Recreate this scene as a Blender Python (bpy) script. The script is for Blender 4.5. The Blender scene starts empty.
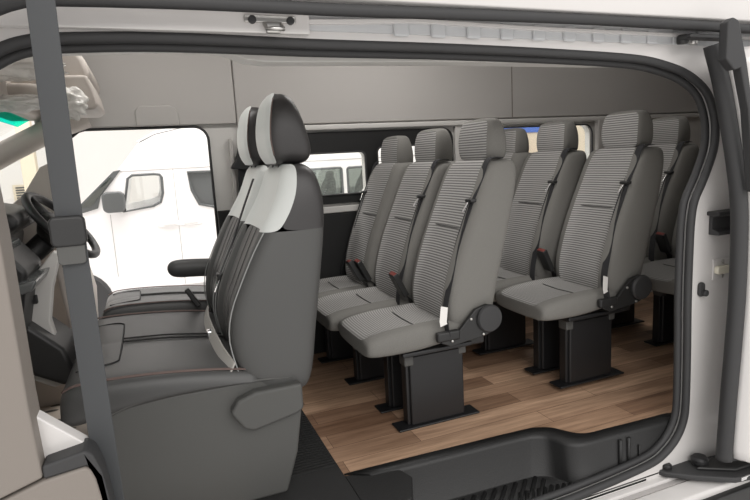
import bpy, bmesh, math, random
from mathutils import Vector, Matrix
random.seed(7)
S = bpy.context.scene
COL = S.collection

# ------------------------------------------------------------------ materials
def new_mat(name):
    m = bpy.data.materials.new(name); m.use_nodes = True
    nt = m.node_tree
    return m, nt, nt.nodes['Principled BSDF']

def noise_bump(nt, b, scale, strength, dist=0.002, detail=4):
    tc = nt.nodes.new('ShaderNodeTexCoord'); n = nt.nodes.new('ShaderNodeTexNoise')
    n.inputs['Scale'].default_value = scale; n.inputs['Detail'].default_value = detail
    bp = nt.nodes.new('ShaderNodeBump'); bp.inputs['Strength'].default_value = strength; bp.inputs['Distance'].default_value = dist
    nt.links.new(tc.outputs['Object'], n.inputs['Vector']); nt.links.new(n.outputs['Fac'], bp.inputs['Height'])
    nt.links.new(bp.outputs['Normal'], b.inputs['Normal'])
    return tc, n

def mat(name, col, rough=0.5, metal=0.0, bump=None, var=0.0, coat=0.0):
    m, nt, b = new_mat(name)
    b.inputs['Base Color'].default_value = (*col, 1); b.inputs['Roughness'].default_value = rough
    b.inputs['Metallic'].default_value = metal; b.inputs['Coat Weight'].default_value = coat
    b.inputs['Coat Roughness'].default_value = 0.08
    if bump:
        tc, n = noise_bump(nt, b, bump[0], bump[1])
        if var:
            r = nt.nodes.new('ShaderNodeValToRGB')
            r.color_ramp.elements[0].position = .3; r.color_ramp.elements[1].position = .7
            r.color_ramp.elements[0].color = (*[c*(1-var) for c in col], 1)
            r.color_ramp.elements[1].color = (*[min(1, c*(1+var)) for c in col], 1)
            nt.links.new(n.outputs['Fac'], r.inputs['Fac']); nt.links.new(r.outputs['Color'], b.inputs['Base Color'])
    return m

def ribbed(name, c0, c1, axis, period):
    m, nt, b = new_mat(name)
    tc = nt.nodes.new('ShaderNodeTexCoord'); w = nt.nodes.new('ShaderNodeTexWave')
    w.bands_direction = axis; w.inputs['Scale'].default_value = 0.314/period   # wave period = 0.314/scale
    w.inputs['Distortion'].default_value = 0.35; w.inputs['Detail'].default_value = 1; w.inputs['Detail Scale'].default_value = 3
    r = nt.nodes.new('ShaderNodeValToRGB'); r.color_ramp.elements[0].color = (*c0, 1); r.color_ramp.elements[1].color = (*c1, 1)
    r.color_ramp.elements[0].position = .3; r.color_ramp.elements[1].position = .75
    bp = nt.nodes.new('ShaderNodeBump'); bp.inputs['Strength'].default_value = .35; bp.inputs['Distance'].default_value = .0015
    nt.links.new(tc.outputs['Object'], w.inputs['Vector']); nt.links.new(w.outputs['Fac'], r.inputs['Fac'])
    nt.links.new(r.outputs['Color'], b.inputs['Base Color']); nt.links.new(w.outputs['Fac'], bp.inputs['Height'])
    nt.links.new(bp.outputs['Normal'], b.inputs['Normal']); b.inputs['Roughness'].default_value = .9
    return m

def wood_mat():
    m, nt, b = new_mat('wood_planks')
    tc = nt.nodes.new('ShaderNodeTexCoord')
    br = nt.nodes.new('ShaderNodeTexBrick'); br.offset = .37; br.squash = 1
    br.inputs['Scale'].default_value = 1; br.inputs['Brick Width'].default_value = .95; br.inputs['Row Height'].default_value = .118
    br.inputs['Mortar Size'].default_value = .0012; br.inputs['Mortar Smooth'].default_value = .1; br.inputs['Bias'].default_value = 0
    br.inputs['Color1'].default_value = (.30, .185, .12, 1); br.inputs['Color2'].default_value = (.76, .53, .37, 1)
    br.inputs['Mortar'].default_value = (.12, .065, .04, 1)
    mp = nt.nodes.new('ShaderNodeMapping'); mp.inputs['Scale'].default_value = (1.6, 22, 1)
    n = nt.nodes.new('ShaderNodeTexNoise'); n.inputs['Scale'].default_value = 2.2; n.inputs['Detail'].default_value = 6; n.inputs['Roughness'].default_value = .65
    mp2 = nt.nodes.new('ShaderNodeMapping'); mp2.inputs['Scale'].default_value = (.7, 5, 1)
    n2 = nt.nodes.new('ShaderNodeTexNoise'); n2.inputs['Scale'].default_value = 2; n2.inputs['Detail'].default_value = 3
    r = nt.nodes.new('ShaderNodeValToRGB'); r.color_ramp.elements[0].position = .32; r.color_ramp.elements[1].position = .72
    r.color_ramp.elements[0].color = (.62, .58, .55, 1); r.color_ramp.elements[1].color = (1.1, 1.08, 1.05, 1)
    r2 = nt.nodes.new('ShaderNodeValToRGB'); r2.color_ramp.elements[0].position = .35; r2.color_ramp.elements[1].position = .7
    r2.color_ramp.elements[0].color = (.72, .68, .66, 1); r2.color_ramp.elements[1].color = (1.1, 1.1, 1.1, 1)
    mx = nt.nodes.new('ShaderNodeMix'); mx.data_type = 'RGBA'; mx.blend_type = 'MULTIPLY'; mx.inputs[0].default_value = 1
    mx2 = nt.nodes.new('ShaderNodeMix'); mx2.data_type = 'RGBA'; mx2.blend_type = 'MULTIPLY'; mx2.inputs[0].default_value = 1
    L = nt.links.new
    L(tc.outputs['Object'], br.inputs['Vector']); L(tc.outputs['Object'], mp.inputs['Vector']); L(mp.outputs['Vector'], n.inputs['Vector'])
    L(tc.outputs['Object'], mp2.inputs['Vector']); L(mp2.outputs['Vector'], n2.inputs['Vector'])
    L(n.outputs['Fac'], r.inputs['Fac']); L(n2.outputs['Fac'], r2.inputs['Fac'])
    L(br.outputs['Color'], mx.inputs[6]); L(r.outputs['Color'], mx.inputs[7])
    L(mx.outputs[2], mx2.inputs[6]); L(r2.outputs['Color'], mx2.inputs[7]); L(mx2.outputs[2], b.inputs['Base Color'])
    b.inputs['Roughness'].default_value = .42
    return m

def glass_mat(name, col=(1, 1, 1), alpha_mix=.88, rough=0.0):
    m = bpy.data.materials.new(name); m.use_nodes = True; nt = m.node_tree; nt.nodes.clear()
    o = nt.nodes.new('ShaderNodeOutputMaterial'); t = nt.nodes.new('ShaderNodeBsdfTransparent'); t.inputs['Color'].default_value = (*col, 1)
    g = nt.nodes.new('ShaderNodeBsdfGlossy'); g.inputs['Roughness'].default_value = rough; g.inputs['Color'].default_value = (.9, .95, .95, 1)
    mx = nt.nodes.new('ShaderNodeMixShader'); mx.inputs[0].default_value = 1-alpha_mix
    nt.links.new(t.outputs[0], mx.inputs[1]); nt.links.new(g.outputs[0], mx.inputs[2]); nt.links.new(mx.outputs[0], o.inputs['Surface'])
    return m

def emit_mat(name, col, s):
    m = bpy.data.materials.new(name); m.use_nodes = True; nt = m.node_tree; nt.nodes.clear()
    o = nt.nodes.new('ShaderNodeOutputMaterial'); e = nt.nodes.new('ShaderNodeEmission'); e.inputs[0].default_value = (*col, 1); e.inputs[1].default_value = s
    nt.links.new(e.outputs[0], o.inputs[0]); return m

def plastic_wrap_mat():
    m, nt, b = new_mat('plastic_wrap')
    b.inputs['Base Color'].default_value = (.82, .8, .76, 1); b.inputs['Roughness'].default_value = .22; b.inputs['Alpha'].default_value = .72
    noise_bump(nt, b, 14, .9, .03, 5); return m

def tread_mat():
    # beige floor mat with scattered short dashes
    m, nt, b = new_mat('tread_mat')
    tc = nt.nodes.new('ShaderNodeTexCoord'); br = nt.nodes.new('ShaderNodeTexBrick')
    br.inputs['Scale'].default_value = 1; br.inputs['Brick Width'].default_value = .075; br.inputs['Row Height'].default_value = .045
    br.inputs['Mortar Size'].default_value = .0
    v = nt.nodes.new('ShaderNodeTexVoronoi'); v.inputs['Scale'].default_value = 1; v.inputs['Randomness'].default_value = .35
    mp = nt.nodes.new('ShaderNodeMapping'); mp.inputs['Scale'].default_value = (7, 16, 1); mp.inputs['Rotation'].default_value = (0, 0, .25)
    r = nt.nodes.new('ShaderNodeValToRGB'); r.color_ramp.interpolation = 'CONSTANT'
    r.color_ramp.elements[0].color = (.05, .042, .035, 1); r.color_ramp.elements[1].position = .24; r.color_ramp.elements[1].color = (.46, .40, .34, 1)
    L = nt.links.new
    L(tc.outputs['Object'], mp.inputs['Vector']); L(mp.outputs['Vector'], v.inputs['Vector']); L(v.outputs['Distance'], r.inputs['Fac']); L(r.outputs['Color'], b.inputs['Base Color'])
    b.inputs['Roughness'].default_value = .6
    return m

M = dict(
    fabric=mat('grey_fabric', (.175, .170, .157), .95, bump=(900, .35), var=.18),
    rib_z=ribbed('ribbed_fabric_upright', (.155, .152, .148), (.43, .42, .405), 'Z', .0115),
    rib_x=ribbed('ribbed_fabric_flat', (.20, .196, .188), (.36, .352, .34), 'X', .0115),
    leather=mat('black_leather', (.060, .060, .059), .42, bump=(420, .22)),
    leather_dark=mat('dark_leather', (.036, .034, .034), .42, bump=(420, .22)),
    leather_side=mat('charcoal_leather', (.070, .070, .068), .5, bump=(420, .25)),
    leather_white=mat('pale_leather', (.66, .68, .66), .45, bump=(420, .15)),
    piping=mat('brown_piping', (.125, .085, .075), .6),
    seam=mat('dark_seam', (.02, .02, .02), .8),
    seam_pale=mat('pale_seam', (.26, .265, .26), .7),
    greyplastic=mat('grey_moulded_plastic', (.076, .076, .072), .6, bump=(700, .25)),
    black=mat('black_plastic', (.018, .018, .018), .45),
    blackmat=mat('black_satin_steel', (.012, .012, .013), .45, bump=(300, .1)),
    rubber=mat('black_rubber', (.035, .035, .036), .62),
    belt=mat('black_webbing', (.022, .022, .024), .85, bump=(1200, .3)),
    beltgrey=mat('grey_webbing', (.048, .051, .054), .55, bump=(1200, .3)),
    strap=mat('pale_webbing', (.40, .385, .36), .85, bump=(1000, .3)),
    white_tag=mat('white_tag', (.85, .83, .80), .7),
    red=mat('red_button', (.16, .025, .018), .5),
    metal=mat('zinc_metal', (.55, .54, .52), .35, 1.0),
    chrome=mat('bright_metal', (.8, .8, .8), .15, 1.0),
    paint=mat('white_paint', (.65, .63, .615), .28, coat=.6),
    paint_in=mat('white_jamb_paint', (.66, .64, .625), .38, coat=.3),
    bluegrey=mat('primer_paint', (.56, .57, .58), .45),
    trim_grey=mat('grey_interior_trim', (.46, .44, .42), .65, bump=(600, .15)),
    trim_light=mat('light_interior_trim', (.60, .585, .56), .55),
    trim_beige=mat('beige_interior_trim', (.50, .455, .415), .6, bump=(500, .15)),
    taupe=mat('taupe_plastic', (.215, .19, .168), .6, bump=(500, .15)),
    gap=mat('panel_gap_grey', (.45, .43, .42), .6),
    panel_black=mat('black_panel', (.006, .006, .006), .6),
    wood=wood_mat(), tread=tread_mat(), wrap=plastic_wrap_mat(),
    step=mat('black_step_plastic', (.013, .013, .013), .5, bump=(160, .4)),
    matrib=mat('black_floor_mat', (.016, .016, .016), .6, bump=(200, .3)),
    glass=glass_mat('clear_glass', (.97, .98, .97), .94),
    glass_dark=glass_mat('tinted_glass', (.55, .60, .58), .85),
    shade=mat('shade_band', (.0, .36, .32), .3),
    showfloor=mat('showroom_floor', (.80, .79, .78), .25),
    showwall=mat('showroom_wall', (.86, .83, .80), .8),
    cream=mat('cream_wall', (.80, .70, .55), .8),
    bluep=mat('blue_panel', (.10, .20, .62), .6),
    orange=mat('orange_brown', (.50, .22, .12), .7),
    vanwhite=mat('van_white_paint', (.88, .86, .85), .3, coat=.5),
    greyglass=mat('dark_glass_trim', (.10, .105, .105), .2),
)
# shade band: translucent teal glass strip
M['shade'] = glass_mat('shade_band_glass', (.06, .92, .80), .96)

# ------------------------------------------------------------------ helpers
def link(name, me, m=None, parent=None, smooth=True, kind=None):
    o = bpy.data.objects.new(name, me); COL.objects.link(o)
    if m is not None:
        me.materials.append(m)
    if smooth:
        for p in me.polygons: p.use_smooth = True
    if parent is not None: o.parent = parent
    if kind: o['kind'] = kind
    return o

def tag(o, label, cat, group=None):
    o['label'] = label; o['category'] = cat
    if group: o['group'] = group
    return o

def thing(name, label, cat, loc=(0, 0, 0), rotz=0, group=None):
    o = bpy.data.objects.new(name, None); COL.objects.link(o); o.empty_display_size = .1
    o.location = loc; o.rotation_euler = (0, 0, rotz)
    return tag(o, label, cat, group)

def sub(o, lv=1):
    s = o.modifiers.new('sub', 'SUBSURF'); s.levels = lv; s.render_levels = lv; return o
def bev(o, w, seg=2):
    b = o.modifiers.new('bev', 'BEVEL'); b.width = w; b.segments = seg; b.limit_method = 'ANGLE'; b.angle_limit = math.radians(35)
    o.modifiers.new('wn', 'WEIGHTED_NORMAL').keep_sharp = True
    return o

def from_bm(name, bm, m, parent=None, smooth=True, kind=None):
    bmesh.ops.recalc_face_normals(bm, faces=bm.faces[:])
    me = bpy.data.meshes.new(name); bm.to_mesh(me); bm.free()
    return link(name, me, m, parent, smooth, kind)

def add_box(bm, lo, hi):
    vs = [bm.verts.new((x, y, z)) for x in (lo[0], hi[0]) for y in (lo[1], hi[1]) for z in (lo[2], hi[2])]
    for f in ((0, 1, 3, 2), (4, 6, 7, 5), (0, 4, 5, 1), (2, 3, 7, 6), (0, 2, 6, 4), (1, 5, 7, 3)):
        bm.faces.new([vs[i] for i in f])

def box(name, lo, hi, m, parent=None, b=.004, kind=None, seg=2):
    bm = bmesh.new(); add_box(bm, lo, hi)
    o = from_bm(name, bm, m, parent, True, kind)
    return bev(o, b, seg)

def add_tube(bm, pts, r, n=8, closed=False, flat=None):
    """sweep a round (or flat=(w,t,dir)) section along pts"""
    pts = [Vector(p) for p in pts]; rings = []
    N = len(pts); u_prev = None
    for i, p in enumerate(pts):
        a = pts[(i-1) % N] if (closed or i > 0) else p
        c = pts[(i+1) % N] if (closed or i < N-1) else p
        t = (c-a).normalized()
        if flat:
            wd = Vector(flat[2]); wd = (wd - t*wd.dot(t)).normalized(); nn = t.cross(wd)
            w, th = flat[0]/2, flat[1]/2
            ring = [p+wd*w+nn*th, p-wd*w+nn*th, p-wd*w-nn*th, p+wd*w-nn*th]
        else:
            if u_prev is None:
                up = Vector((0, 0, 1)) if abs(t.z) < .9 else Vector((1, 0, 0))
                u = t.cross(up).normalized()
            else:
                u = (u_prev-t*u_prev.dot(t)).normalized()
            u_prev = u; v = t.cross(u)
            rr = r[i] if isinstance(r, (list, tuple)) else r
            ring = [p + u*rr*math.cos(2*math.pi*k/n) + v*rr*math.sin(2*math.pi*k/n) for k in range(n)]
        rings.append([bm.verts.new(q) for q in ring])
    m = len(rings[0])
    for i in range(N if closed else N-1):
        A, B = rings[i], rings[(i+1) % N]
        for k in range(m): bm.faces.new((A[k], A[(k+1) % m], B[(k+1) % m], B[k]))
    if not closed:
        bm.faces.new(rings[0][::-1]); bm.faces.new(rings[-1])

def tube(name, pts, r, m, parent=None, n=8, closed=False, kind=None):
    bm = bmesh.new(); add_tube(bm, pts, r, n, closed); return from_bm(name, bm, m, parent, True, kind)
def webbing(name, pts, w, t, d, m, parent=None):
    bm = bmesh.new(); add_tube(bm, pts, 0, flat=(w, t, d)); return bev(from_bm(name, bm, m, parent, True), t*.3, 1)

def smooth_path(pts, k=4, closed=False):
    """Catmull-Rom"""
    P = [Vector(p) for p in pts]; out = []; N = len(P)
    for i in range(N if closed else N-1):
        p0 = P[(i-1) % N] if (closed or i > 0) else P[i]; p1 = P[i]; p2 = P[(i+1) % N]
        p3 = P[(i+2) % N] if (closed or i+2 < N) else p2
        for s in range(k):
            t = s/k
            out.append(.5*((2*p1)+(-p0+p2)*t+(2*p0-5*p1+4*p2-p3)*t*t+(-p0+3*p1-3*p2+p3)*t**3))
    if not closed: out.append(P[-1])
    return out

AX = {'y': lambda u, v, w: (u, w, v), 'x': lambda u, v, w: (w, u, v), 'z': lambda u, v, w: (u, v, w)}
def add_prism(bm, outer, holes, axis, w0, w1):
    f = AX[axis]; edges = []; start = []
    for loop in [outer]+list(holes):
        vs = [bm.verts.new(f(u, v, w0)) for u, v in loop]
        edges += [bm.edges.new((vs[i], vs[(i+1) % len(vs)])) for i in range(len(vs))]
        start += vs
    if holes:
        r = bmesh.ops.triangle_fill(bm, edges=edges, use_beauty=True)
        faces = [g for g in r['geom'] if isinstance(g, bmesh.types.BMFace)]
    else:
        faces = [bm.faces.new(start)]
    e = bmesh.ops.extrude_face_region(bm, geom=faces)
    d = Vector(f(0, 0, w1))-Vector(f(0, 0, w0))
    bmesh.ops.translate(bm, verts=[g for g in e['geom'] if isinstance(g, bmesh.types.BMVert)], vec=d)
def prism(name, outer, axis, w0, w1, m, parent=None, holes=(), b=.003, kind=None, seg=2):
    bm = bmesh.new(); add_prism(bm, outer, holes, axis, w0, w1)
    o = from_bm(name, bm, m, parent, True, kind)
    return bev(o, b, seg) if b else bev(o, .0005, 1)

def rrect(x0, z0, x1, z1, r, n=6):
    """rounded rectangle; r may be 4 radii (bl, br, tr, tl)"""
    if not isinstance(r, (tuple, list)): r = (r,)*4
    out = []
    for (cx, cz, a0, q) in ((x0, z0, 180, r[0]), (x1, z0, 270, r[1]), (x1, z1, 0, r[2]), (x0, z1, 90, r[3])):
        sx = 1 if cx == x0 else -1; sz = 1 if cz == z0 else -1
        for k in range(n+1):
            a = math.radians(a0+90*k/n)
            out.append((cx+sx*q+q*math.cos(a), cz+sz*q+q*math.sin(a)))
    return out

def lathe(name, prof, axis, c, m, parent=None, n=24):
    """prof: (radius, height along axis)"""
    bm = bmesh.new(); rings = []
    for r, h in prof:
        ring = []
        for k in range(n):
            a = 2*math.pi*k/n; u, v = r*math.cos(a), r*math.sin(a)
            p = {'y': (u, h, v), 'x': (h, u, v), 'z': (u, v, h)}[axis]
            ring.append(bm.verts.new(Vector(p)+Vector(c)))
        rings.append(ring)
    for A, B in zip(rings, rings[1:]):
        for k in range(n): bm.faces.new((A[k], A[(k+1) % n], B[(k+1) % n], B[k]))
    bm.faces.new(rings[0]); bm.faces.new(rings[-1])
    o = from_bm(name, bm, m, parent, True); return bev(o, .0015, 2)

def loft_parts(rings, key, mats, parent, caps=True, capkey=None, lv=2, subparts=True):
    """rings: equal-length point lists. key(i,j) names the part of each quad. First name in mats is the main part."""
    n = len(rings[0]); groups = {}
    for i in range(len(rings)-1):
        for j in range(n):
            groups.setdefault(key(i, j), []).append([(i, j), (i, (j+1) % n), (i+1, (j+1) % n), (i+1, j)])
    ck = capkey or list(mats)[0]
    if caps:
        groups.setdefault(ck, []).append([(0, j) for j in range(n)][::-1])
        groups.setdefault(ck, []).append([(len(rings)-1, j) for j in range(n)])
    cen = sum((Vector(p) for r in rings for p in r), Vector())/(n*len(rings))
    objs = {}
    first = None
    # orientation test
    a, b, c = Vector(rings[0][0]), Vector(rings[0][1]), Vector(rings[1][0])
    for k in mats:
        if k not in groups: continue
        idx = {}; vs = []; fs = []
        for f in groups[k]:
            face = []
            for t in f:
                if t not in idx: idx[t] = len(vs); vs.append(tuple(rings[t[0]][t[1]]))
                face.append(idx[t])
            fs.append(face)
        me = bpy.data.meshes.new(k); me.from_pydata(vs, [], fs); me.update()
        o = link(k, me, mats[k], parent if (first is None or not subparts) else first)
        sub(o, lv); objs[k] = o
        if first is None: first = o
    return objs

def dup(root, loc, label, name=None):
    r = root.copy(); COL.objects.link(r); r.location = loc; r['label'] = label
    for ch in list(root.children):
        c = ch.copy(); COL.objects.link(c); c.parent = r
        for g in list(ch.children):
            d = g.copy(); COL.objects.link(d); d.parent = c
    return r

def struct(o):
    o['kind'] = 'structure'; return o

# ------------------------------------------------------------------ camera
F_PX = 560.0
yaw, pitch, roll = math.radians(21.43), math.radians(9.4), math.radians(-3.12)
fwd = Vector((math.sin(yaw)*math.cos(pitch), math.cos(yaw)*math.cos(pitch), -math.sin(pitch)))
r0 = Vector((math.cos(yaw), -math.sin(yaw), 0)); u0 = r0.cross(fwd)
rt = math.cos(roll)*r0+math.sin(roll)*u0; upv = -math.sin(roll)*r0+math.cos(roll)*u0
cam = bpy.data.cameras.new('camera'); cam.sensor_width = 36; cam.lens = F_PX/750*36; cam.clip_start = .02
co = bpy.data.objects.new('camera', cam); COL.objects.link(co)
mw = Matrix((rt, upv, -fwd)).transposed().to_4x4(); mw.translation = Vector((0, 0, 1.2))
co.matrix_world = mw
S.camera = co

# ------------------------------------------------------------------ showroom
GZ = -.62
def plane_box(name, lo, hi, m): return struct(box(name, lo, hi, m, None, .002))
plane_box('floor', (-9, -7, GZ-.1), (16, 13, GZ), M['showfloor'])
plane_box('wall_back', (-9, 13, GZ), (16, 13.2, 5.5), M['showwall'])

# ------------------------------------------------------------------ van shell
YF = 3.32     # inner face of the far side
# wood floor with the cut-out of the step
wood_edge = [(.572, 1.905), (.98, 1.89), (1.36, 1.875), (1.44, 1.862), (1.49, 1.835), (1.52, 1.79), (1.55, 1.748), (1.60, 1.725), (1.69, 1.72), (1.85, 1.712), (2.02, 1.705), (2.06, 1.68)]
outer = wood_edge + [(4.9, 1.68), (4.9, YF), (.572, YF)]
struct(prism('floor', outer, 'z', -.04, 0, M['wood'], b=0))

# seal / opening path (x, z), outer opening of the sliding door
seal_path = [(-.47, -.02), (-.48, .4), (-.48, .9), (-.475, 1.2), (-.44, 1.36), (-.38, 1.44), (-.296, 1.496), (-.235, 1.519), (-.164, 1.527), (.043, 1.534), (.3, 1.531), (.5, 1.527), (.927, 1.524), (1.358, 1.515), (1.674, 1.503), (1.822, 1.483), (1.952, 1.447), (2.052, 1.385), (2.10, 1.305), (2.115, 1.23), (2.108, 1.15), (2.062, 1.045), (2.015, .96), (2.0, .88), (1.997, .76), (1.998, .55), (2.006, .332), (2.010, .107), (2.0, .02), (1.965, -.046), (1.907, -.096), (1.829, -.128), (1.664, -.148), (1.503, -.160), (1.344, -.168), (.9, -.175), (.2, -.175), (-.2, -.17), (-.38, -.15), (-.45, -.10)]
SY = 1.62
sp = smooth_path([(x, SY, z) for x, z in seal_path], 4, True)

# near body side: one white panel with the door opening cut out, thickness outwards
hole = [(p.x, p.z) for p in sp]
near_outer = [(-1.4, -.24), (4.9, -.24), (4.9, 1.56), (-1.4, 1.56)]
struct(prism('wall_near', near_outer, 'y', 1.60, 1.66, M['paint_in'], holes=[hole], b=0))
# rubber seal with two lips
bm = bmesh.new()
add_tube(bm, [p+Vector((0, -.012, 0)) for p in sp], .0155, 10, True)
cx, cz = .9, .7
inn = []
for i, p in enumerate(sp):
    a, b = sp[i-1], sp[(i+1) % len(sp)]
    t = (b-a).normalized(); nrm = Vector((t.z, 0, -t.x))
    if nrm.dot(Vector((cx-p.x, 0, cz-p.z))) < 0: nrm = -nrm
    inn.append(nrm)
add_tube(bm, [p+n*.016+Vector((0, .020, 0)) for p, n in zip(sp, inn)], .0145, 10, True)
struct(from_bm('trim_1', bm, M['rubber']))
# headliner edge strip just inside the seal
struct(prism('trim_2', [(-.25, 1.56), (-.25, 1.512), (.05, 1.524), (.21, 1.523), (.25, 1.518), (.30, 1.498), (.36, 1.492), (.55, 1.494), (1.0, 1.499), (1.6, 1.497), (1.80, 1.500), (1.9, 1.51), (2.0, 1.56)], 'y', 1.70, 1.78, M['trim_light']))
# roof and ceiling
prof = [(1.70, 1.56), (1.76, 1.85), (1.92, 2.10), (2.3, 2.2), (2.8, 2.2), (3.08, 2.14), (3.24, 1.99), (3.31, 1.80), (3.36, 1.80), (3.30, 2.04), (3.12, 2.19), (2.8, 2.25), (2.3, 2.25), (1.9, 2.15), (1.72, 1.87), (1.64, 1.56)]
struct(prism('ceiling', prof, 'x', -.62, 4.95, M['trim_grey']))
# upper rail channel above the door: back face, recessed rear part, lips
struct(box('trim_3', (-1.4, 1.572, 1.545), (.46, 1.60, 1.615), M['paint_in']))
struct(prism('trim_4', [(.46, 1.56), (2.3, 1.55), (2.3, 1.60), (.46, 1.615)], 'y', 1.592, 1.60, M['bluegrey'], b=0))
bm = bmesh.new()
for k in range(11):
    x = .72+k*.125; add_box(bm, (x, 1.582, 1.55), (x+.05, 1.594, 1.60))
struct(bev(from_bm('trim_5', bm, M['bluegrey']), .006))
struct(prism('trim_6', [(.44, 1.585), (.80, 1.60), (1.2, 1.592), (2.3, 1.585), (2.3, 1.575), (1.2, 1.58), (.8, 1.588), (.44, 1.572)], 'y', 1.575, 1.6, M['paint_in'], b=.002))
op = smooth_path([(-.36, 1.50, 1.0), (-.355, 1.50, 1.3), (-.33, 1.5, 1.49), (-.29, 1.5, 1.55), (-.22, 1.5, 1.582), (-.14, 1.5, 1.59), (.17, 1.5, 1.595), (.5, 1.5, 1.594), (.85, 1.5, 1.597), (1.3, 1.5, 1.60), (1.92, 1.5, 1.598), (2.4, 1.5, 1.59)], 3)
bm = bmesh.new(); add_tube(bm, op, .017, 8)
struct(from_bm('trim_7', bm, M['rubber']))
# cant rail and white roof skin over the door
struct(prism('wall_roof', [(1.60, 1.615), (1.52, 1.61), (1.49, 1.622), (1.47, 1.70), (1.50, 1.98), (1.72, 2.22), (2.5, 2.33), (3.25, 2.24), (3.42, 1.9), (3.42, 1.58), (3.375, 1.58), (3.37, 1.82), (3.31, 2.06), (3.14, 2.2), (2.8, 2.26), (2.3, 2.26), (1.88, 2.16), (1.70, 1.88), (1.63, 1.60)], 'x', -1.4, 5.0, M['paint'], b=.004))

# ---- far side
drv = rrect(-.60, -.3, .335, 1.42, (.02, .02, .075, .16), 8)
wall = [(-1.3, -.25), (4.95, -.25), (4.95, 1.84), (-1.3, 1.84)]
W1 = rrect(.78, .985, 1.265, 1.24, .035); W2 = rrect(1.345, .985, 1.86, 1.262, (.035, .035, .06, .035)); W3 = rrect(2.05, .93, 3.055, 1.352, (.05, .05, .07, .05))
arch = [(-.36, 1.375), (-.31, 1.412), (-.28, 1.42)] + [p for p in rrect(-.31, .8, .335, 1.42, .075, 8)[18:27]][::-1] + [(.335, -.24)]
wall = arch + [(.335, -.25), (4.95, -.25), (4.95, 1.84), (-.50, 1.84), (-.50, 1.455)]
bm = bmesh.new(); add_prism(bm, wall, [W1, W2, W3], 'y', YF, YF+.05)
struct(bev(from_bm('wall_far', bm, M['trim_light']), .0005, 1))
# upper trim panel and rail under it
struct(box('wall_far_upper', (.50, YF-.03, 1.415), (4.95, YF+.01, 1.86), M['trim_grey'], None, .008))
struct(box('wall_front_upper', (-.50, YF-.024, 1.428), (.497, YF+.01, 1.86), M['trim_grey'], None, .008))
struct(box('trim_8', (.52, YF-.045, 1.375), (4.95, YF, 1.408), M['trim_light'], None, .008))
bm = bmesh.new()
for x in (2.35,): add_box(bm, (x, YF-.034, 1.42), (x+.004, YF-.028, 1.855))
struct(from_bm('trim_9', bm, M['taupe'], None, False))
# black window surround, rounded at its rear end
sur = rrect(.50, .93, 1.89, 1.365, (.01, .03, .07, .01))
o = prism('trim_10', sur, 'y', YF-.022, YF, M['panel_black'], holes=[W1, W2], b=.004); struct(o)
for i, W in enumerate((W1, W2, W3)):
    c = [(x, YF-.024, z) for x, z in W]
    struct(tube('trim_%d' % (11+i), c, .006, M['rubber'], closed=True, n=6))
    w = struct(prism('window_%d' % (i+1), W, 'y', YF+.012, YF+.017, M['glass'], b=0))
dl = [(x, YF-.006, z) for x, z in arch]
struct(tube('trim_15', dl, .008, M['rubber'], n=6))
# light rail and black lower lining
struct(box('trim_16', (.50, YF-.03, .875), (1.95, YF, .915), M['trim_light'], None, .005))
struct(box('wall_far_lower', (.345, YF-.026, -.01), (1.95, YF, .872), M['panel_black'], None, .004))
struct(box('wall_far_rear', (1.955, YF-.026, -.01), (4.95, YF, .90), M['trim_grey'], None, .004))
struct(box('trim_17', (.345, YF-.03, .80), (.52, YF, .945), M['panel_black'], None, .006))
# rear pillars: light trims between windows
struct(box('trim_18', (1.905, YF-.03, .9), (2.02, YF, 1.385), M['trim_light'], None, .012))
struct(box('trim_19', (3.09, YF-.05, .9), (3.27, YF, 1.385), M['trim_grey'], None, .012))
# rear end
struct(box('wall_rear', (4.9, 1.62, -.25), (4.97, 3.37, 2.1), M['trim_light'], None, .004))
# near rear inner lining behind the opening
struct(box('wall_near_lining', (2.16, 1.665, -.01), (4.9, 1.69, 1.5), M['trim_light'], None, .004))
# emboss on the cab side panel
struct(prism('trim_20', rrect(-.03, 1.43, .19, 1.535, (.01, .01, .05, .04)), 'y', YF-.034, YF-.02, M['trim_grey'], b=.012, seg=4))

# ---- cab front: pillar, quarter window lower edge, windscreen, roof front
struct(tube('trim_21', [(-.26, YF-.02, 1.485), (-.42, YF-.02, 1.43), (-.62, YF-.02, 1.33), (-1.3, YF-.02, .97)], .058, M['trim_beige'], n=10))
struct(prism('wall_cab_side', [(-1.3, -.2), (-.56, -.2), (-.46, .45), (-.455, 1.12), (-.455, 1.26), (-.50, 1.24), (-.585, 1.115), (-.71, 1.01), (-1.3, .86)], 'y', YF-.06, YF+.02, M['trim_beige'], b=.006))
struct(prism('window_5', [(-.44, 1.37), (-.455, 1.26), (-.50, 1.24), (-.585, 1.115), (-.71, 1.01), (-1.3, .86), (-1.3, .94)], 'y', YF+.0, YF+.005, M['glass'], b=0))
# windscreen: slanted pane from the roof edge to the scuttle
def slab(name, P, th, m, parent=None):
    n = (Vector(P[1])-Vector(P[0])).cross(Vector(P[2])-Vector(P[1])).normalized()*th
    vs = [Vector(p) for p in P]+[Vector(p)+n for p in P]; k = len(P)
    fs = [list(range(k))[::-1], list(range(k, 2*k))]+[[i, (i+1) % k, k+(i+1) % k, k+i] for i in range(k)]
    me = bpy.data.meshes.new(name); me.from_pydata([tuple(v) for v in vs], [], fs); me.update()
    return link(name, me, m, parent, False)
def wp(t, y): return (-.515-t*1.0, y, 1.475-t*.56)
struct(slab('window_6', [wp(.055, 3.25), wp(.055, 1.7), wp(1, 1.7), wp(1, 3.25)], .006, M['glass']))
struct(slab('trim_22', [wp(.0, 3.26), wp(.0, 1.7), wp(.055, 1.7), wp(.055, 3.26)], .006, M['shade']))
struct(box('trim_23', (-.62, 1.7, 1.47), (-.46, YF, 1.60), M['trim_beige'], None, .03, seg=4))
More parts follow.
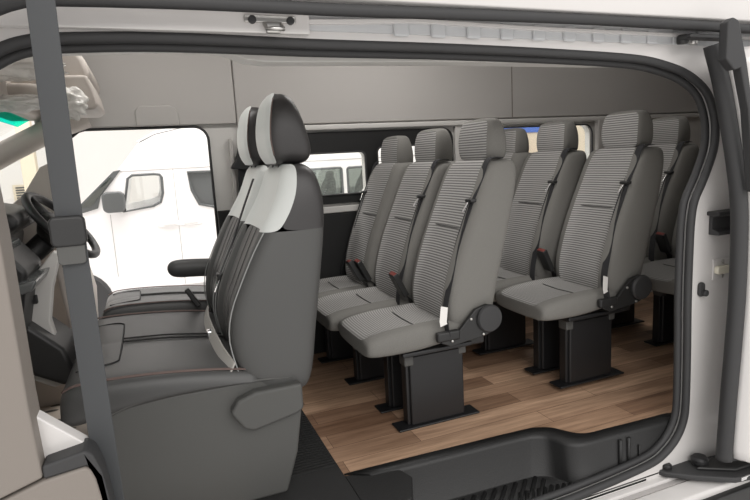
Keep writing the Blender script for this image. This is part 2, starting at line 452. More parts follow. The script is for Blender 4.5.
struct(box('wall_bulkhead', (-1.55, 1.66, -.25), (-1.45, 3.37, .93), M['trim_beige'], None, .01))
struct(prism('wall_roof_front', [(-.62, 1.5), (-.56, 1.62), (-.52, 2.06), (-.58, 2.1), (-.7, 1.6)], 'y', 1.65, 3.36, M['trim_grey']))

# cab floor and the front of the passenger floor
struct(box('floor', (-1.5, 1.68, -.06), (.30, 3.3, -.005), M['tread'], None, .002))

# ------------------------------------------------------------------ floor mat and step
o = box('floor_mat', (.20, 1.66, -.03), (.571, 3.28, .003), M['matrib'], None, .002)
tag(o, 'black ribbed rubber mat in front of the wood floor beside the leather seats', 'floor mat')
bm = bmesh.new()
for k in range(64):
    y = 1.98+k*.020; add_box(bm, (.36, y, .002), (.565, y+.009, .010))
from_bm('rib', bm, M['matrib'], o, False)

t = thing('entry_step', 'black moulded plastic step well inside the sliding door opening', 'step', (0, 0, 0))
lip_out = wood_edge
lip_in = [(.66, 1.862), (.98, 1.848), (1.33, 1.835), (1.39, 1.825), (1.435, 1.80), (1.455, 1.755), (1.475, 1.71), (1.53, 1.682), (1.66, 1.676), (1.84, 1.668), (2.0, 1.662), (2.05, 1.645)]
bot = [(.76, 1.845), (.99, 1.832), (1.32, 1.82), (1.385, 1.81), (1.44, 1.785), (1.465, 1.74), (1.485, 1.70), (1.54, 1.668), (1.66, 1.664), (1.84, 1.656), (2.0, 1.652), (2.05, 1.64)]
R0 = smooth_path([(x, y-.0, .001) for x, y in lip_out], 3); R1 = smooth_path([(x, y, .004) for x, y in lip_out], 3)
R2 = smooth_path([(x, y, .002) for x, y in lip_in], 3); R3 = smooth_path([(x, y-.006, -.012) for x, y in lip_in], 3); R4 = smooth_path([(x, y, -.172) for x, y in bot], 3)
R5 = smooth_path([(x, y-.012, -.18) for x, y in bot], 3)
R6 = [Vector((p.x, 1.60, -.18)) for p in R5]
vs = []; fs = []; rows = [R0, R1, R2, R3, R4, R5, R6]; n = len(R0)
for r in rows: vs += [tuple(p) for p in r]
for i in range(len(rows)-1):
    for j in range(n-1): fs.append((i*n+j, i*n+j+1, (i+1)*n+j+1, (i+1)*n+j))
me = bpy.data.meshes.new('step_tray'); me.from_pydata(vs, [], fs); me.update()
tray = link('step_tray', me, M['step'], t)
md = tray.modifiers.new('sol', 'SOLIDIFY'); md.thickness = .006; md.offset = -1
# left end of the tray rises to the mat level
bm = bmesh.new()
add_prism(bm, [(.571, 1.60), (.60, 1.60), (.74, 1.66), (.80, 1.78), (.78, 1.845), (.66, 1.88), (.571, 1.905)], [], 'z', -.18, .002)
bev(from_bm('end_block', bm, M['step'], t), .005, 3)
bm = bmesh.new()
for k in range(12):
    x = .88+k*.05
    add_tube(bm, [(x, 1.65, -.175), (min(x+.15, 1.40), 1.65+min(.15, 1.40-x)*1.0, -.175)], .009, 6)
for k in range(9):
    x = 1.18+k*.028
    add_tube(bm, [(x+.02, 1.65, -.174), (x+.075, 1.735-k*.004, -.174)], .008, 6)
from_bm('grip_ridges', bm, M['step'], t)
# storage ribs at the right end
bm = bmesh.new()
for x in (1.70, 1.745): add_tube(bm, [(x, 1.654, -.17), (x, 1.656, -.015)], .008, 8)
add_tube(bm, [(1.80, 1.648, -.15), (1.80, 1.65, -.06)], .004, 6)
from_bm('wall_ribs', bm, M['step'], t)
box('threshold', (-.44, 1.60, -.205), (1.80, 1.64, -.172), M['step'], t, .012, seg=3)

# ------------------------------------------------------------------ passenger seats
def ring_back(xf, xr, w, z, bol, slope=0, y0=0, rc=.03, rb=None, mid=.006):
    rb = rc if rb is None else rb
    """section of a backrest: front from -w to +w then round the back"""
    us = [-1, -.88, -.68, -.56, -.3, 0, .3, .56, .68, .88, 1]
    pr = [rc, mid, 0, bol*.8, bol, bol, bol, bol*.8, 0, mid, rc]
    ring = [(xf+p, y0+u*w, z+slope*p) for u, p in zip(us, pr)]
    for u, p in ((1, rb), (.85, .0), (0, 0), (-.85, 0), (-1, rb)):
        ring.append((xr-p, y0+u*w, z))
    return ring

def scale_ring(r, s, dz=0, sx=None):
    c = sum((Vector(p) for p in r), Vector())/len(r); sx = s if sx is None else sx
    return [(c.x+(p[0]-c.x)*sx, c.y+(p[1]-c.y)*s, p[2]+dz) for p in r]

def make_seat(label, belt_side=-1, hub=True, hz=0.0):
    t = thing('passenger_seat', label, 'seat', (0, 0, 0), 0, 'grey fabric passenger seats')
    w = .212
    # --- legs: folded steel panels standing on floor plates
    for s in ((-1, 1) if hub else (1,)):
        yc = s*(.105 if hub else .06)
        b = box('leg', (-.135, yc-.028, .008), (.135, yc+.028, .33), M['blackmat'], t, .008)
        box('base_plate', (-.205, yc-.045, 0), (.205, yc+.045, .010), M['blackmat'], b, .004)
        box('flange', (-.150, yc-.014, .01), (-.132, yc+.034, .30), M['blackmat'], b, .004)
        box('clamp', (-.16, yc-.03, .29), (-.115, yc+.03, .345), M['greyplastic'], b, .006)
        box('clamp', (.11, yc-.03, .30), (.15, yc+.03, .352), M['greyplastic'], b, .006)
    # --- frame under cushion
    f = box('seat_frame', (-.17, -.15, .335), (.24, .15, .385), M['black'], t, .01)
    box('side_rail', (-.19, -.19, .352), (.15, -.165, .372), M['blackmat'], f, .005)
    box('side_rail', (-.19, .165, .352), (.15, .19, .372), M['blackmat'], f, .005)
    # --- cushion: sections along x
    def cring(x, zt, zb, ww, dip, r=.03):
        us = [-1, -.90, -.72, -.58, -.3, 0, .3, .58, .72, .90, 1]
        pr = [r, .006, 0, dip*.8, dip, dip, dip, dip*.8, 0, .006, r]
        ring = [(x, u*ww, zt-p) for u, p in zip(us, pr)]
        for u, p in ((1, .022), (.9, 0), (0, 0), (-.9, 0), (-1, .022)): ring.append((x, u*ww*.97, zb+p))
        return ring
    secs = [(-.352, .437, 0.386, .17, .004, .015), (-.350, .447, 0.378, .195, .004, .02), (-.335, .462, 0.370, .211, .006, .03), (-.25, .478, 0.366, .215, .014, .03), (-.10, .486, 0.366, .216, .022, .03), (.02, .488, .385, .214, .024, .03), (.16, .482, .390, .20, .02, .03), (.20, .47, .40, .18, .01, .02)]
    rings = [cring(*s) for s in secs]
    c = loft_parts(rings, lambda i, j: 'cushion_panel' if (2 <= j <= 7 and i >= 1) else 'cushion', {'cushion': M['fabric'], 'cushion_panel': M['rib_x']}, t)
    tube('seam', [(-.10, -.12, .470), (-.10, 0, .466), (-.10, .12, .470)], .0022, M['greyplastic'], c['cushion'], n=6)
    # --- backrest: sections up z
    S_ = [(.42, .06, .235, .19, .010, .03), (.46, .035, .26, .205, .012, .03), (.54, .022, .275, .212, .018, .035), (.66, .048, .300, .216, .024, .04), (.80, .098, .338, .217, .024, .04), (.95, .165, .378, .215, .020, .04), (1.06, .213, .403, .210, .014, .035), (1.12, .241, .410, .203, .008, .03), (1.152, .262, .405, .19, .004, .03), (1.163, .285, .385, .168, .0, .02)]
    rings = [ring_back(xf, xr, ww, z, bol, rc=rc, rb=.02) for z, xf, xr, ww, bol, rc in S_]
    b = loft_parts(rings, lambda i, j: 'centre_panel' if 2 <= j <= 7 and 1 <= i else 'backrest', {'backrest': M['fabric'], 'centre_panel': M['rib_z']}, t)
    tube('seam', [(.1335+.014, -.12, .87), (.1335+.016, 0, .87), (.1335+.014, .12, .87)], .002, M['greyplastic'], b['backrest'], n=6)
    # --- headrest
    H_ = [(1.158, .31, .385, .095, .0), (1.164, .292, .398, .122, .0), (1.19, .283, .404, .134, .002), (1.25, .283, .402, .138, .002), (1.295, .290, .394, .134, .002), (1.332, .302, .384, .122, .002), (1.348, .320, .370, .098, .0)]
    rings = [ring_back(xf, xr, ww, z+hz, bol, rc=.02) for z, xf, xr, ww, bol in H_]
    h = loft_parts(rings, lambda i, j: 'face_panel' if 1 <= j <= 8 and 1 <= i <= 4 else 'headrest', {'headrest': M['fabric'], 'face_panel': M['rib_z']}, t)
    # --- recliner: bracket plate with a big round hub, one on the near side
    br = [(-.03, .405), (.015, .385), (.19, .405), (.25, .43), (.27, .50), (.20, .545), (.14, .53), (.06, .45), (-.02, .435)]
    if hub:
        r = prism('recliner_bracket', br, 'y', -w-.028, -w-.008, M['black'], t, b=.004)
        lathe('hub_cover', [(.060, -w-.02), (.062, -w-.036), (.056, -w-.046), (.02, -w-.049)], 'y', (.205, 0, .482), M['rubber'], r, 28)
        for (x, z) in ((.115, .492), (.175, .415), (.02, .41)):
            lathe('bolt', [(.0065, -w-.028), (.0065, -w-.034), (.003, -w-.036)], 'y', (x, 0, z), M['metal'], r, 10)
        box('hinge_cover', (-.05, -w-.034, .41), (.06, -w-.004, .455), M['black'], r, .01)
    # --- belt over the near edge of the front face
    k = belt_side
    pts = [(.335, k*.165, 1.168), (.29, k*.163, 1.172), (.262, k*.160, 1.155), (.235, k*.158, 1.09), (.178, k*.156, .975), (.105, k*.158, .80), (.060, k*.172, .66), (.018, k*.192, .545), (.005, k*(.222 if hub else .203), .475), (.01, k*(.228 if hub else .205), .43)]
    sbelt = webbing('seat_belt', smooth_path(pts, 3), .040, .003, (0, 1, 0), M['belt'], t)
    box('belt_guide', (.165, k*.156-.026, .985), (.20, k*.156+.026, 1.0), M['black'], sbelt, .005)
    webbing('tongue', [(.168, k*.15, .985), (.145, k*.142, .945)], .012, .004, (0, 1, 0), M['chrome'], sbelt)
    if hub:
        webbing('tag', [(-.004, k*.226, .56), (-.02, k*.24, .50), (-.018, k*.243, .485)], .045, .002, (.9, .35, 0), M['white_tag'], sbelt)
    # --- buckle on its stalk at the other side
    st = webbing('buckle_stalk', [(.06, -k*.20, .42), (.03, -k*.19, .50), (-.02, -k*.185, .545)], .034, .006, (0, 1, 0), M['black'], t)
    bk = bmesh.new(); add_tube(bk, [(.0, -k*.187, .525), (-.06, -k*.18, .640)], 0, flat=(.062, .030, (0, 1, 0)))
    bko = bev(from_bm('buckle', bk, M['black'], t), .005)
    bk = bmesh.new(); add_tube(bk, [(-.058, -k*.18, .636), (-.062, -k*.179, .643)], 0, flat=(.050, .020, (0, 1, 0)))
    bev(from_bm('release_button', bk, M['red'], bko), .002)
    return t

SX = 1.115
seatA = make_seat('front-row grey fabric seat nearest the door, standing behind the dark leather seats')
seatA.location = (SX-.012, 2.26, 0)
seatM = make_seat('middle grey fabric seat of the front row behind the dark leather seats', hub=False, hz=-.016)
seatM.location = (SX-.035, 2.695, 0)
seatW = make_seat('front-row grey fabric seat by the black window panel, belt on its window side', 1, False, -.030)
seatW.location = (SX-.075, 3.085, 0)
PB = .865
dup(seatA, (SX+PB, 2.26, .018), 'grey fabric second-row seat nearest the door, white-tagged belt, clear wood floor before it')
dup(seatM, (SX+PB-.085, 2.695, .018), 'middle grey fabric seat of the second row, headrest against the bright window')
dup(seatW, (SX+PB-.13, 3.085, .018), 'second-row grey fabric seat by the far window, only its headrest and shoulder showing')
dup(seatA, (SX+2*PB, 2.26, .02), 'grey fabric third-row seat nearest the door, almost hidden by the rubber door seal')
dup(seatM, (SX+2*PB-.09, 2.68, .02), 'grey fabric third-row seat right behind the door-side second-row seat')

# ------------------------------------------------------------------ leather front seats
def leather_back(t, y0, w, dx=0, zc=0):
    S_ = [(.368, .31, .445, .20, .010, .03, .006), (.39, .285, .478, .225, .012, .03, .006), (.48, .212, .498, .232, .02, .04, .006), (.60, .188, .512, .235, .028, .05, .008), (.70, .202, .530, .235, .03, .05, .008), (.80, .245, .546, .235, .03, .05, .008), (.90, .296, .562, .234, .026, .05, .008), (.965, .332, .570, .233, .024, .06, .012), (1.0, .352, .574, .232, .022, .065, .014), (1.035, .374, .576, .231, .02, .065, .016), (1.09, .404, .574, .226, .015, .06, .016), (1.145, .424, .562, .213, .008, .05, .014), (1.178, .438, .545, .195, .004, .04, .010), (1.192, .455, .52, .165, 0, .02, .006)]
    rings = [ring_back(xf+dx, xr+dx, ww*w/.235, z+zc, bol, rc=rc, y0=y0, rb=.025, mid=md) for z, xf, xr, ww, bol, rc, md in S_]
    def key(i, j):
        front = 0 <= j <= 9
        if i >= 7: return 'pale_panel' if 0 <= j <= 9 else 'shoulder'
        if 3 <= j <= 6: return 'centre_panel'
        return 'backrest'
    o = loft_parts(rings, key, {'backrest': M['leather_side'], 'centre_panel': M['leather_side'], 'pale_panel': M['leather_white'], 'shoulder': M['leather_dark']}, t)
    o['pale_panel']['label'] = 'pale grey leather shoulder panel'
    b = o['backrest']
    # pale piping following the front bolster edges, near and far
    for s in (-1, 1):
        pp = [(xf+dx+md, y0+s*ww*w/.235*.90, z+zc) for z, xf, xr, ww, bol, rc, md in S_[2:8]]
        tube('piping', smooth_path(pp, 3), .0025, M['seam_pale'], b, n=6)
    for s in (-.45, -.1, .25):
        pp = [(xf+dx+bol-.001, y0+s*w, z+zc) for z, xf, xr, ww, bol, rc, md in S_[2:8]]
        tube('seam', smooth_path(pp, 3), .0014, M['leather_side'], b, n=6)
    # headrest: round top, pale face, dark shell
    H_ = [(1.188, .445, .515, .06), (1.196, .425, .55, .115), (1.225, .406, .565, .145), (1.28, .398, .557, .150), (1.34, .402, .541, .148), (1.39, .412, .525, .137), (1.425, .424, .508, .116), (1.447, .445, .485, .075)]
    rings = [ring_back(xf+dx, xr+dx, ww, z+zc, .0, rc=.035, y0=y0, rb=.02, mid=.010) for z, xf, xr, ww in H_]
    h = loft_parts(rings, lambda i, j: 'face_panel' if 1 <= j <= 8 and 1 <= i <= 6 else 'headrest', {'headrest': M['leather_dark'], 'face_panel': M['leather_white']}, t)
    h['face_panel']['label'] = 'pale grey leather face of the headrest'
    for s in (-1, 1):
        pp = [(xf+dx+.013, y0+s*ww*.885, z+zc) for z, xf, xr, ww in H_[2:-1]]
        tube('piping', smooth_path(pp, 3), .0025, M['piping'], h['headrest'], n=6)
    for s in (-.05, .05):
        tube('post', [(.455+dx, y0+s, 1.15+zc), (.448+dx, y0+s, 1.22+zc)], .007, M['black'], h['headrest'])
    return o

def leather_cushion(t, y0, y1, dx, ztop, name='cushion', panel=.62):
    yc, w = (y0+y1)/2, (y1-y0)/2
    def cring(x, zt, zb, s):
        us = [-1, -.97, -.90, -.6, -.08, .0, .08, .6, .90, .97, 1]
        pr = [.05, .012, 0, .004, .004, .010, .004, .004, 0, .012, .05]
        ring = [(x, yc+u*w*s, zt-p) for u, p in zip(us, pr)]
        for u in (1, .9, 0, -.9, -1): ring.append((x, yc+u*w*s, zb+(.02 if abs(u) == 1 else 0)))
        return ring
    secs = [(-.340, ztop-.075, ztop-.115, .93), (-.338, ztop-.035, ztop-.13, .97), (-.325, ztop-.004, ztop-.14, .99), (-.285, ztop+.012, ztop-.14, 1), (-.18, ztop+.014, ztop-.12, 1), (-.02, ztop+.004, ztop-.10, 1), (.14, ztop-.016, ztop-.10, 1), (.27, ztop-.04, ztop-.10, 1), (.31, ztop-.055, ztop-.10, .98)]
    o = loft_parts([cring(x+dx, a, b, s) for x, a, b, s in secs], lambda i, j: name, {name: M['leather']}, t)[name]
    # brown piping along both top edges
    for s in (-1, 1):
        for q, r in ((.955, .003), (.93, .0018)):
            pp = [(x+dx, yc+s*w*q*sc, a-.004) for x, a, b, sc in secs[2:8]]
            tube('piping', smooth_path(pp, 3), r, M['piping'], o, n=6)
    # front panel seam and centre divide
    def zt(x): 
        for (xa, za, _, _), (xb, zb, _, _) in zip(secs, secs[1:]):
            if xa <= x <= xb: return za+(zb-za)*(x-xa)/(xb-xa)
        return secs[-1][1]
    f = [(-.20, -.9), (-.13, -.62), (-.115, -.5), (-.115, .5), (-.13, .62), (-.2, .9)]
    p = panel
    loop = [(-.30, -p), (-.22, -p), (-.175, -p+.05), (-.165, -p+.2), (-.165, p-.2), (-.175, p-.05), (-.22, p), (-.30, p)]
    tube('seam', smooth_path([(x+dx, yc+u*w, zt(x)-.003) for x, u in loop], 4), .003, M['seam'], o, n=6)
    for u in (-.05, .05):
        tube('seam', smooth_path([(x+dx, yc+u*w, zt(x)-.003) for x in (-.165, -.02, .08, .18, .26)], 3), .0035, M['seam'], o, n=6)
    return o

ds = thing('double_passenger_seat', 'two-place black leather front bench with pale shoulder panels, nearest the door', 'seat', (0, 0, 0))
Y0, Y1 = 1.885, 2.80
bp_ = [(-.255, .44), (-.19, .452), (-.08, .46), (.1, .455), (.40, .455), (.425, .30), (.40, .15), (.35, 0), (-.15, 0), (-.23, .12), (-.27, .32)]
base = prism('seat_base', bp_, 'y', Y0+.012, Y1-.012, M['greyplastic'], ds, b=.012, seg=3)
tube('ridge', smooth_path([(-.20, Y0+.010, .43), (-.12, Y0+.010, .452), (0, Y0+.010, .462), (.2, Y0+.010, .458), (.40, Y0+.010, .44)], 4), .005, M['greyplastic'], base, n=6)
leather_cushion(ds, Y0, Y1, 0, .535)
leather_back(ds, 2.118, .235)
leather_back(ds, 2.577, .225, -.004)
hg = [(.17, .365), (.20, .405), (.26, .425), (.425, .425), (.425, .33), (.40, .315), (.245, .285), (.21, .30)]
hc = prism('hinge_cover', hg, 'y', Y0-.030, Y0+.02, M['greyplastic'], ds, b=.012, seg=3)
# pale straps between cushion and backrest, buckle and belt tongue
webbing('anchor_strap', smooth_path([(.196, 1.905, .505), (.176, 2.05, .524), (.168, 2.3, .528), (.172, 2.55, .526), (.19, 2.77, .51)], 4), .050, .008, (.45, 0, .9), M['strap'], ds)
box('strap_buckle', (.150, 2.29, .508), (.18, 2.335, .54), M['chrome'], ds, .006)
bmk = bmesh.new(); add_tube(bmk, [(.16, 2.80, .53), (.11, 2.81, .62)], 0, flat=(.05, .024, (0, 1, 0)))
bb = bev(from_bm('buckle', bmk, M['black'], ds), .005)
bb2 = webbing('centre_belt', smooth_path([(.40, 2.345, 1.14), (.33, 2.343, .98), (.275, 2.342, .84), (.235, 2.342, .72), (.21, 2.343, .60), (.215, 2.345, .53)], 3), .030, .004, (0, 1, 0), M['belt'], ds)
box('tongue', (.215, 2.32, .735), (.24, 2.365, .765), M['black'], bb2, .005)
webbing('tongue_plate', [(.222, 2.33, .74), (.20, 2.325, .69)], .02, .003, (0, 1, 0), M['chrome'], bb2)

dv = thing('driver_seat', "black leather driver's seat with a folded armrest, beyond the two-place bench", 'seat', (0, 0, 0))
prism('seat_base', [(-.15, .50), (.40, .50), (.42, 0), (-.12, 0), (-.17, .3)], 'y', 2.87, 3.22, M['greyplastic'], dv, b=.012)
leather_cushion(dv, 2.845, 3.25, .06, .56)
leather_back(dv, 3.045, .205, .17, -.02)
# armrest: tapered padded bar at the near side
arm = smooth_path([(.44, 2.835, .70), (.30, 2.835, .703), (.16, 2.835, .715), (.07, 2.835, .72), (.035, 2.835, .722)], 3)
bm = bmesh.new(); rr = []
for i, p in enumerate(arm):
    s = 1.0 if i < len(arm)-4 else (.93, .8, .55, .2)[i-(len(arm)-4)]
    rr.append([(p.x, p.y+.032*s*math.cos(a), p.z+.046*s*math.sin(a)) for a in [2*math.pi*k/14 for k in range(14)]])
loft_parts(rr, lambda i, j: 'armrest', {'armrest': M['leather']}, dv, lv=1)

# ------------------------------------------------------------------ belts on the pillars
t = thing('seat_belt', 'dark seat belt hanging from the light pillar between doorway and black window panel', 'seat belt', (.47, YF-.05, 0))
box('slide_rail', (-.03, .015, .98), (-.005, .04, 1.345), M['trim_grey'], t, .006)
webbing('webbing', smooth_path([(.035, 0, 1.24), (.03, -.005, 1.15), (.02, -.002, 1.0), (.01, 0, .87), (.01, 0, .6), (.02, 0, .3)], 3), .052, .003, (1, .1, 0), M['belt'], t)
prism('belt_guide', [(-.035, 1.18), (.06, 1.165), (.075, 1.19), (.055, 1.215), (.045, 1.285), (.015, 1.295), (.0, 1.225), (-.02, 1.205)], 'y', -.02, .02, M['black'], t, b=.006)

t = thing('seat_belt', 'blurred seat belt with tongue hanging down in the foreground at the left', 'seat belt', (0, 0, 0))
YB = 1.25
bpts = [(-.148, YB, 1.72), (-.150, YB, 1.5), (-.153, YB, 1.3), (-.154, YB, 1.1), (-.153, YB, .9), (-.152, YB, .7), (-.150, YB, .45), (-.148, YB, .1)]
webbing('webbing', smooth_path(bpts, 3), .050, .003, (1, -.15, 0), M['beltgrey'], t)
tg = prism('tongue', rrect(-.034, -.026, .03, .034, .012), 'y', -.012, .012, M['black'], t, b=.006)
tg.location = (-.156, YB-.008, 1.085)
pl = prism('tongue_plate', rrect(-.026, -.062, .024, -.02, .008), 'y', -.006, .006, M['greyplastic'], tg, b=.002)
box('anchor', (-.19, YB-.02, 1.70), (-.11, YB+.02, 1.78), M['black'], t, .008)

# ------------------------------------------------------------------ foreground pillar trim
t = thing('pillar_trim', 'beige door pillar trim with a white sill and dark edge, in the left foreground', 'trim panel', (0, 0, 0))
prism('upper_trim', [(-.62, .50), (-.256, .615), (-.261, .77), (-.262, 1.1), (-.275, 1.4), (-.29, 1.78), (-.62, 1.78)], 'y', 1.19, 1.28, M['taupe'], t, b=.006)
prism('lower_trim', [(-.62, .05), (-.13, .05), (-.142, .40), (-.158, .528), (-.160, .552), (-.165, .591), (-.172, .612), (-.180, .620), (-.20, .618), (-.256, .611), (-.62, .497)], 'y', 1.185, 1.28, M['taupe'], t, b=.006)
prism('edge_seal', [(-.256, .640), (-.178, .653), (-.164, .640), (-.152, .60), (-.145, .535), (-.132, .40), (-.12, .05), (-.15, .05), (-.155, .528), (-.16, .59), (-.178, .619), (-.256, .611)], 'y', 1.19, 1.26, M['rubber'], t, b=.006)
prism('white_sill', [(-.275, .74), (-.262, .728), (-.18, .648), (-.18, .60), (-.275, .60)], 'y', 1.235, 1.275, M['paint'], t, b=.004)

# ------------------------------------------------------------------ dashboard, wheel, overhead
d = thing('dashboard', 'dark dashboard with beige console side panels below the windscreen', 'dashboard', (0, 0, 0))
prism('top_pad', [(-1.4, .86), (-1.4, .99), (-.95, 1.02), (-.70, 1.0), (-.60, .95), (-.62, .86)], 'y', 1.75, 3.26, M['black'], d, b=.03, seg=4)
prism('dash_body', [(-1.4, .25), (-.62, .45), (-.60, .86), (-1.4, .86)], 'y', 1.75, 3.26, M['trim_beige'], d, b=.02, seg=3)
prism('instrument_hood', [(-.85, .93), (-.85, 1.06), (-.68, 1.09), (-.52, 1.05), (-.50, 1.0), (-.62, .93)], 'y', 2.62, 3.15, M['black'], d, b=.03, seg=4)
st = prism('centre_stack', [(-.8, .55), (-.50, .60), (-.44, .86), (-.52, .97), (-.8, .99)], 'y', 2.30, 2.62, M['black'], d, b=.02, seg=3)
box('screen', (-.515, 2.34, .86), (-.495, 2.56, .96), M['greyglass'], st, .004)
prism('storage_tray', [(-.62, .76), (-.42, .80), (-.40, .84), (-.62, .80)], 'y', 2.22, 2.55, M['greyglass'], d, b=.01)
sp_ = prism('console_side', [(-.545, .40), (-.50, .77), (-.385, .90), (-.36, .89), (-.405, .75), (-.43, .62), (-.41, .48), (-.36, .36), (-.45, .34)], 'y', 2.52, 2.58, M['trim_light'], d, b=.008)
box('cup_slot', (-.515, 2.505, .70), (-.46, 2.53, .735), M['black'], sp_, .004)
prism('lower_console', [(-.59, .62), (-.50, .64), (-.385, .52), (-.355, .42), (-.39, .36), (-.56, .46)], 'y', 2.44, 2.75, M['black'], d, b=.02, seg=3)
prism('door_side_panel', [(-.46, .80), (-.40, .84), (-.34, .80), (-.31, .62), (-.33, .35), (-.42, .35)], 'y', 2.95, 3.2, M['trim_beige'], d, b=.02, seg=3)

sw = thing('steering_wheel', 'black steering wheel at the far left in front of the doorway', 'steering wheel', (-.395, 2.95, .965))
ax = Vector((math.cos(math.radians(40)), -.10, math.sin(math.radians(40)))).normalized()
uu = ax.cross(Vector((0, 1, 0))).normalized(); vv = ax.cross(uu)
rim = [uu*.19*math.cos(2*math.pi*k/40)+vv*.19*math.sin(2*math.pi*k/40) for k in range(40)]
tube('rim', rim, .0185, M['black'], sw, n=10, closed=True)
for a in (0, 2.2, 4.1):
    e = uu*.18*math.cos(a)+vv*.18*math.sin(a)
    tube('spoke', [e*.15-ax*.02, e*.6-ax*.012, e], [.03, .022, .014], M['black'], sw, n=8)
bm = bmesh.new(); add_tube(bm, [-ax*.09, -ax*.04, ax*.0, ax*.015], [.06, .10, .095, .05], 20); from_bm('hub', bm, M['black'], sw)
tube('column', [-ax*.05, -ax*.42], .05, M['black'], sw, n=12)
tube('stalk', [-ax*.09-vv*.04, -ax*.09-vv*.16], .009, M['metal'], sw)

oc = thing('overhead_shelf', 'beige overhead cab shelf wrapped in crumpled clear plastic, upper left', 'shelf', (0, 0, 0))
sb = prism('shelf_body', [(-.62, 1.55), (-.30, 1.55), (-.20, 1.56), (-.17, 1.60), (-.19, 1.66), (-.23, 1.72), (-.62, 1.74)], 'y', 2.64, 3.22, M['trim_beige'], oc, b=.03, seg=4)
prism('lamp_box', [(-.30, 1.455), (-.175, 1.452), (-.155, 1.47), (-.165, 1.53), (-.185, 1.59), (-.30, 1.59)], 'y', 2.60, 3.0, M['trim_beige'], oc, b=.016, seg=3)
prism('front_lip', [(-.62, 1.50), (-.34, 1.50), (-.32, 1.55), (-.62, 1.56)], 'y', 2.55, 3.1, M['trim_beige'], sb, b=.02, seg=3)
def crumple(name, c, r, parent, seed):
    rnd = random.Random(seed); bm = bmesh.new()
    bmesh.ops.create_icosphere(bm, subdivisions=4, radius=1)
    ph = [rnd.uniform(0, 6) for _ in range(6)]
    for v in bm.verts:
        p = v.co
        k = 1+.10*math.sin(9*p.x+ph[0]+3*math.sin(5*p.z+ph[1]))+.07*math.sin(14*p.z+ph[2]+2*p.x)+.05*math.sin(23*p.y+ph[3])
        v.co = Vector((p.x*r[0]*k, p.y*r[1]*k, p.z*r[2]*k))+Vector(c)
    return from_bm(name, bm, M['wrap'], parent)
crumple('plastic_wrap', (-.255, 2.56, 1.475), (.062, .05, .062), oc, 3)
crumple('plastic_wrap', (-.47, 2.45, 1.60), (.22, .10, .055), oc, 5)
crumple('plastic_wrap', (-.44, 2.5, 1.47), (.13, .08, .03), oc, 9)

# ------------------------------------------------------------------ sliding door hardware, sill, sliding door
t = thing('door_striker', 'small metal striker with two bolts on the white rail above the opening', 'striker', (.355, 1.57, 1.568))
box('plate', (-.075, -.006, .002), (.065, .004, .022), M['metal'], t, .003)
for x in (-.055, .048): lathe('bolt', [(.011, -.004), (.011, -.014), (.006, -.016)], 'y', (x, 0, .008), M['rubber'], t, 10)
tube('hook', smooth_path([(-.022, -.004, .0), (-.022, -.03, -.018), (-.012, -.05, -.022), (.012, -.05, -.022), (.022, -.03, -.018), (.022, -.004, .0)], 4), .0055, M['metal'], t)
box('hook_block', (-.02, -.012, -.025), (.02, .0, .005), M['metal'], t, .004)

t = thing('roller_bracket', 'small dark roller arm in the upper rail at the top right corner', 'bracket', (1.93, 1.52, 1.565))
box('arm', (-.10, -.02, -.008), (.11, .03, .006), M['rubber'], t, .004)
lathe('roller', [(.018, -.02), (.02, -.012), (.02, .006), (.014, .012)], 'z', (-.08, .03, .0), M['black'], t, 14)
lathe('roller', [(.014, -.02), (.016, -.012), (.016, .006), (.010, .012)], 'z', (-.02, .035, .0), M['metal'], t, 14)

# sill with guide slot
struct(prism('trim_24', [(1.64, -.19), (1.60, -.195), (1.575, -.198), (1.57, -.215), (1.545, -.215), (1.535, -.202), (1.49, -.205), (1.462, -.212), (1.452, -.23), (1.47, -.5), (1.64, -.5)], 'x', -1.4, 4.9, M['paint'], b=.004))
struct(box('trim_25', (-1.3, 1.546, -.217), (4.8, 1.569, -.208), M['gap'], None, .001))
struct(box('trim_26', (-1.4, 1.425, -.56), (4.9, 1.66, -.235), M['black'], None, .01))

t = thing('lower_roller_arm', 'black hinged roller arm resting on the white sill at the bottom right', 'door arm', (0, 0, 0))
arm = [(1.85, 1.62), (1.90, 1.64), (2.04, 1.60), (2.22, 1.575), (2.42, 1.52), (2.45, 1.40), (2.30, 1.385), (2.08, 1.42), (1.96, 1.50), (1.87, 1.575)]
a_ = prism('arm', arm, 'z', -.19, -.165, M['rubber'], t, b=.008, seg=3)
prism('arm_cover', [(1.99, 1.53), (2.12, 1.56), (2.36, 1.51), (2.38, 1.45), (2.12, 1.45)], 'z', -.165, -.15, M['black'], a_, b=.01, seg=3)
lathe('roller', [(.03, -.16), (.034, -.155), (.034, -.135), (.026, -.125)], 'z', (2.04, 1.555, 0), M['blackmat'], t, 18)
lathe('roller', [(.02, -.17), (.022, -.165), (.022, -.15), (.016, -.145)], 'z', (1.90, 1.60, 0), M['blackmat'], t, 18)
for x, y in ((2.13, 1.49), (2.25, 1.48)): lathe('bolt', [(.012, -.14), (.012, -.128), (.006, -.124)], 'z', (x, y, 0), M['metal'], a_, 10)
box('edge_plate', (2.10, 1.412, -.18), (2.36, 1.418, -.165), M['chrome'], a_, .001)

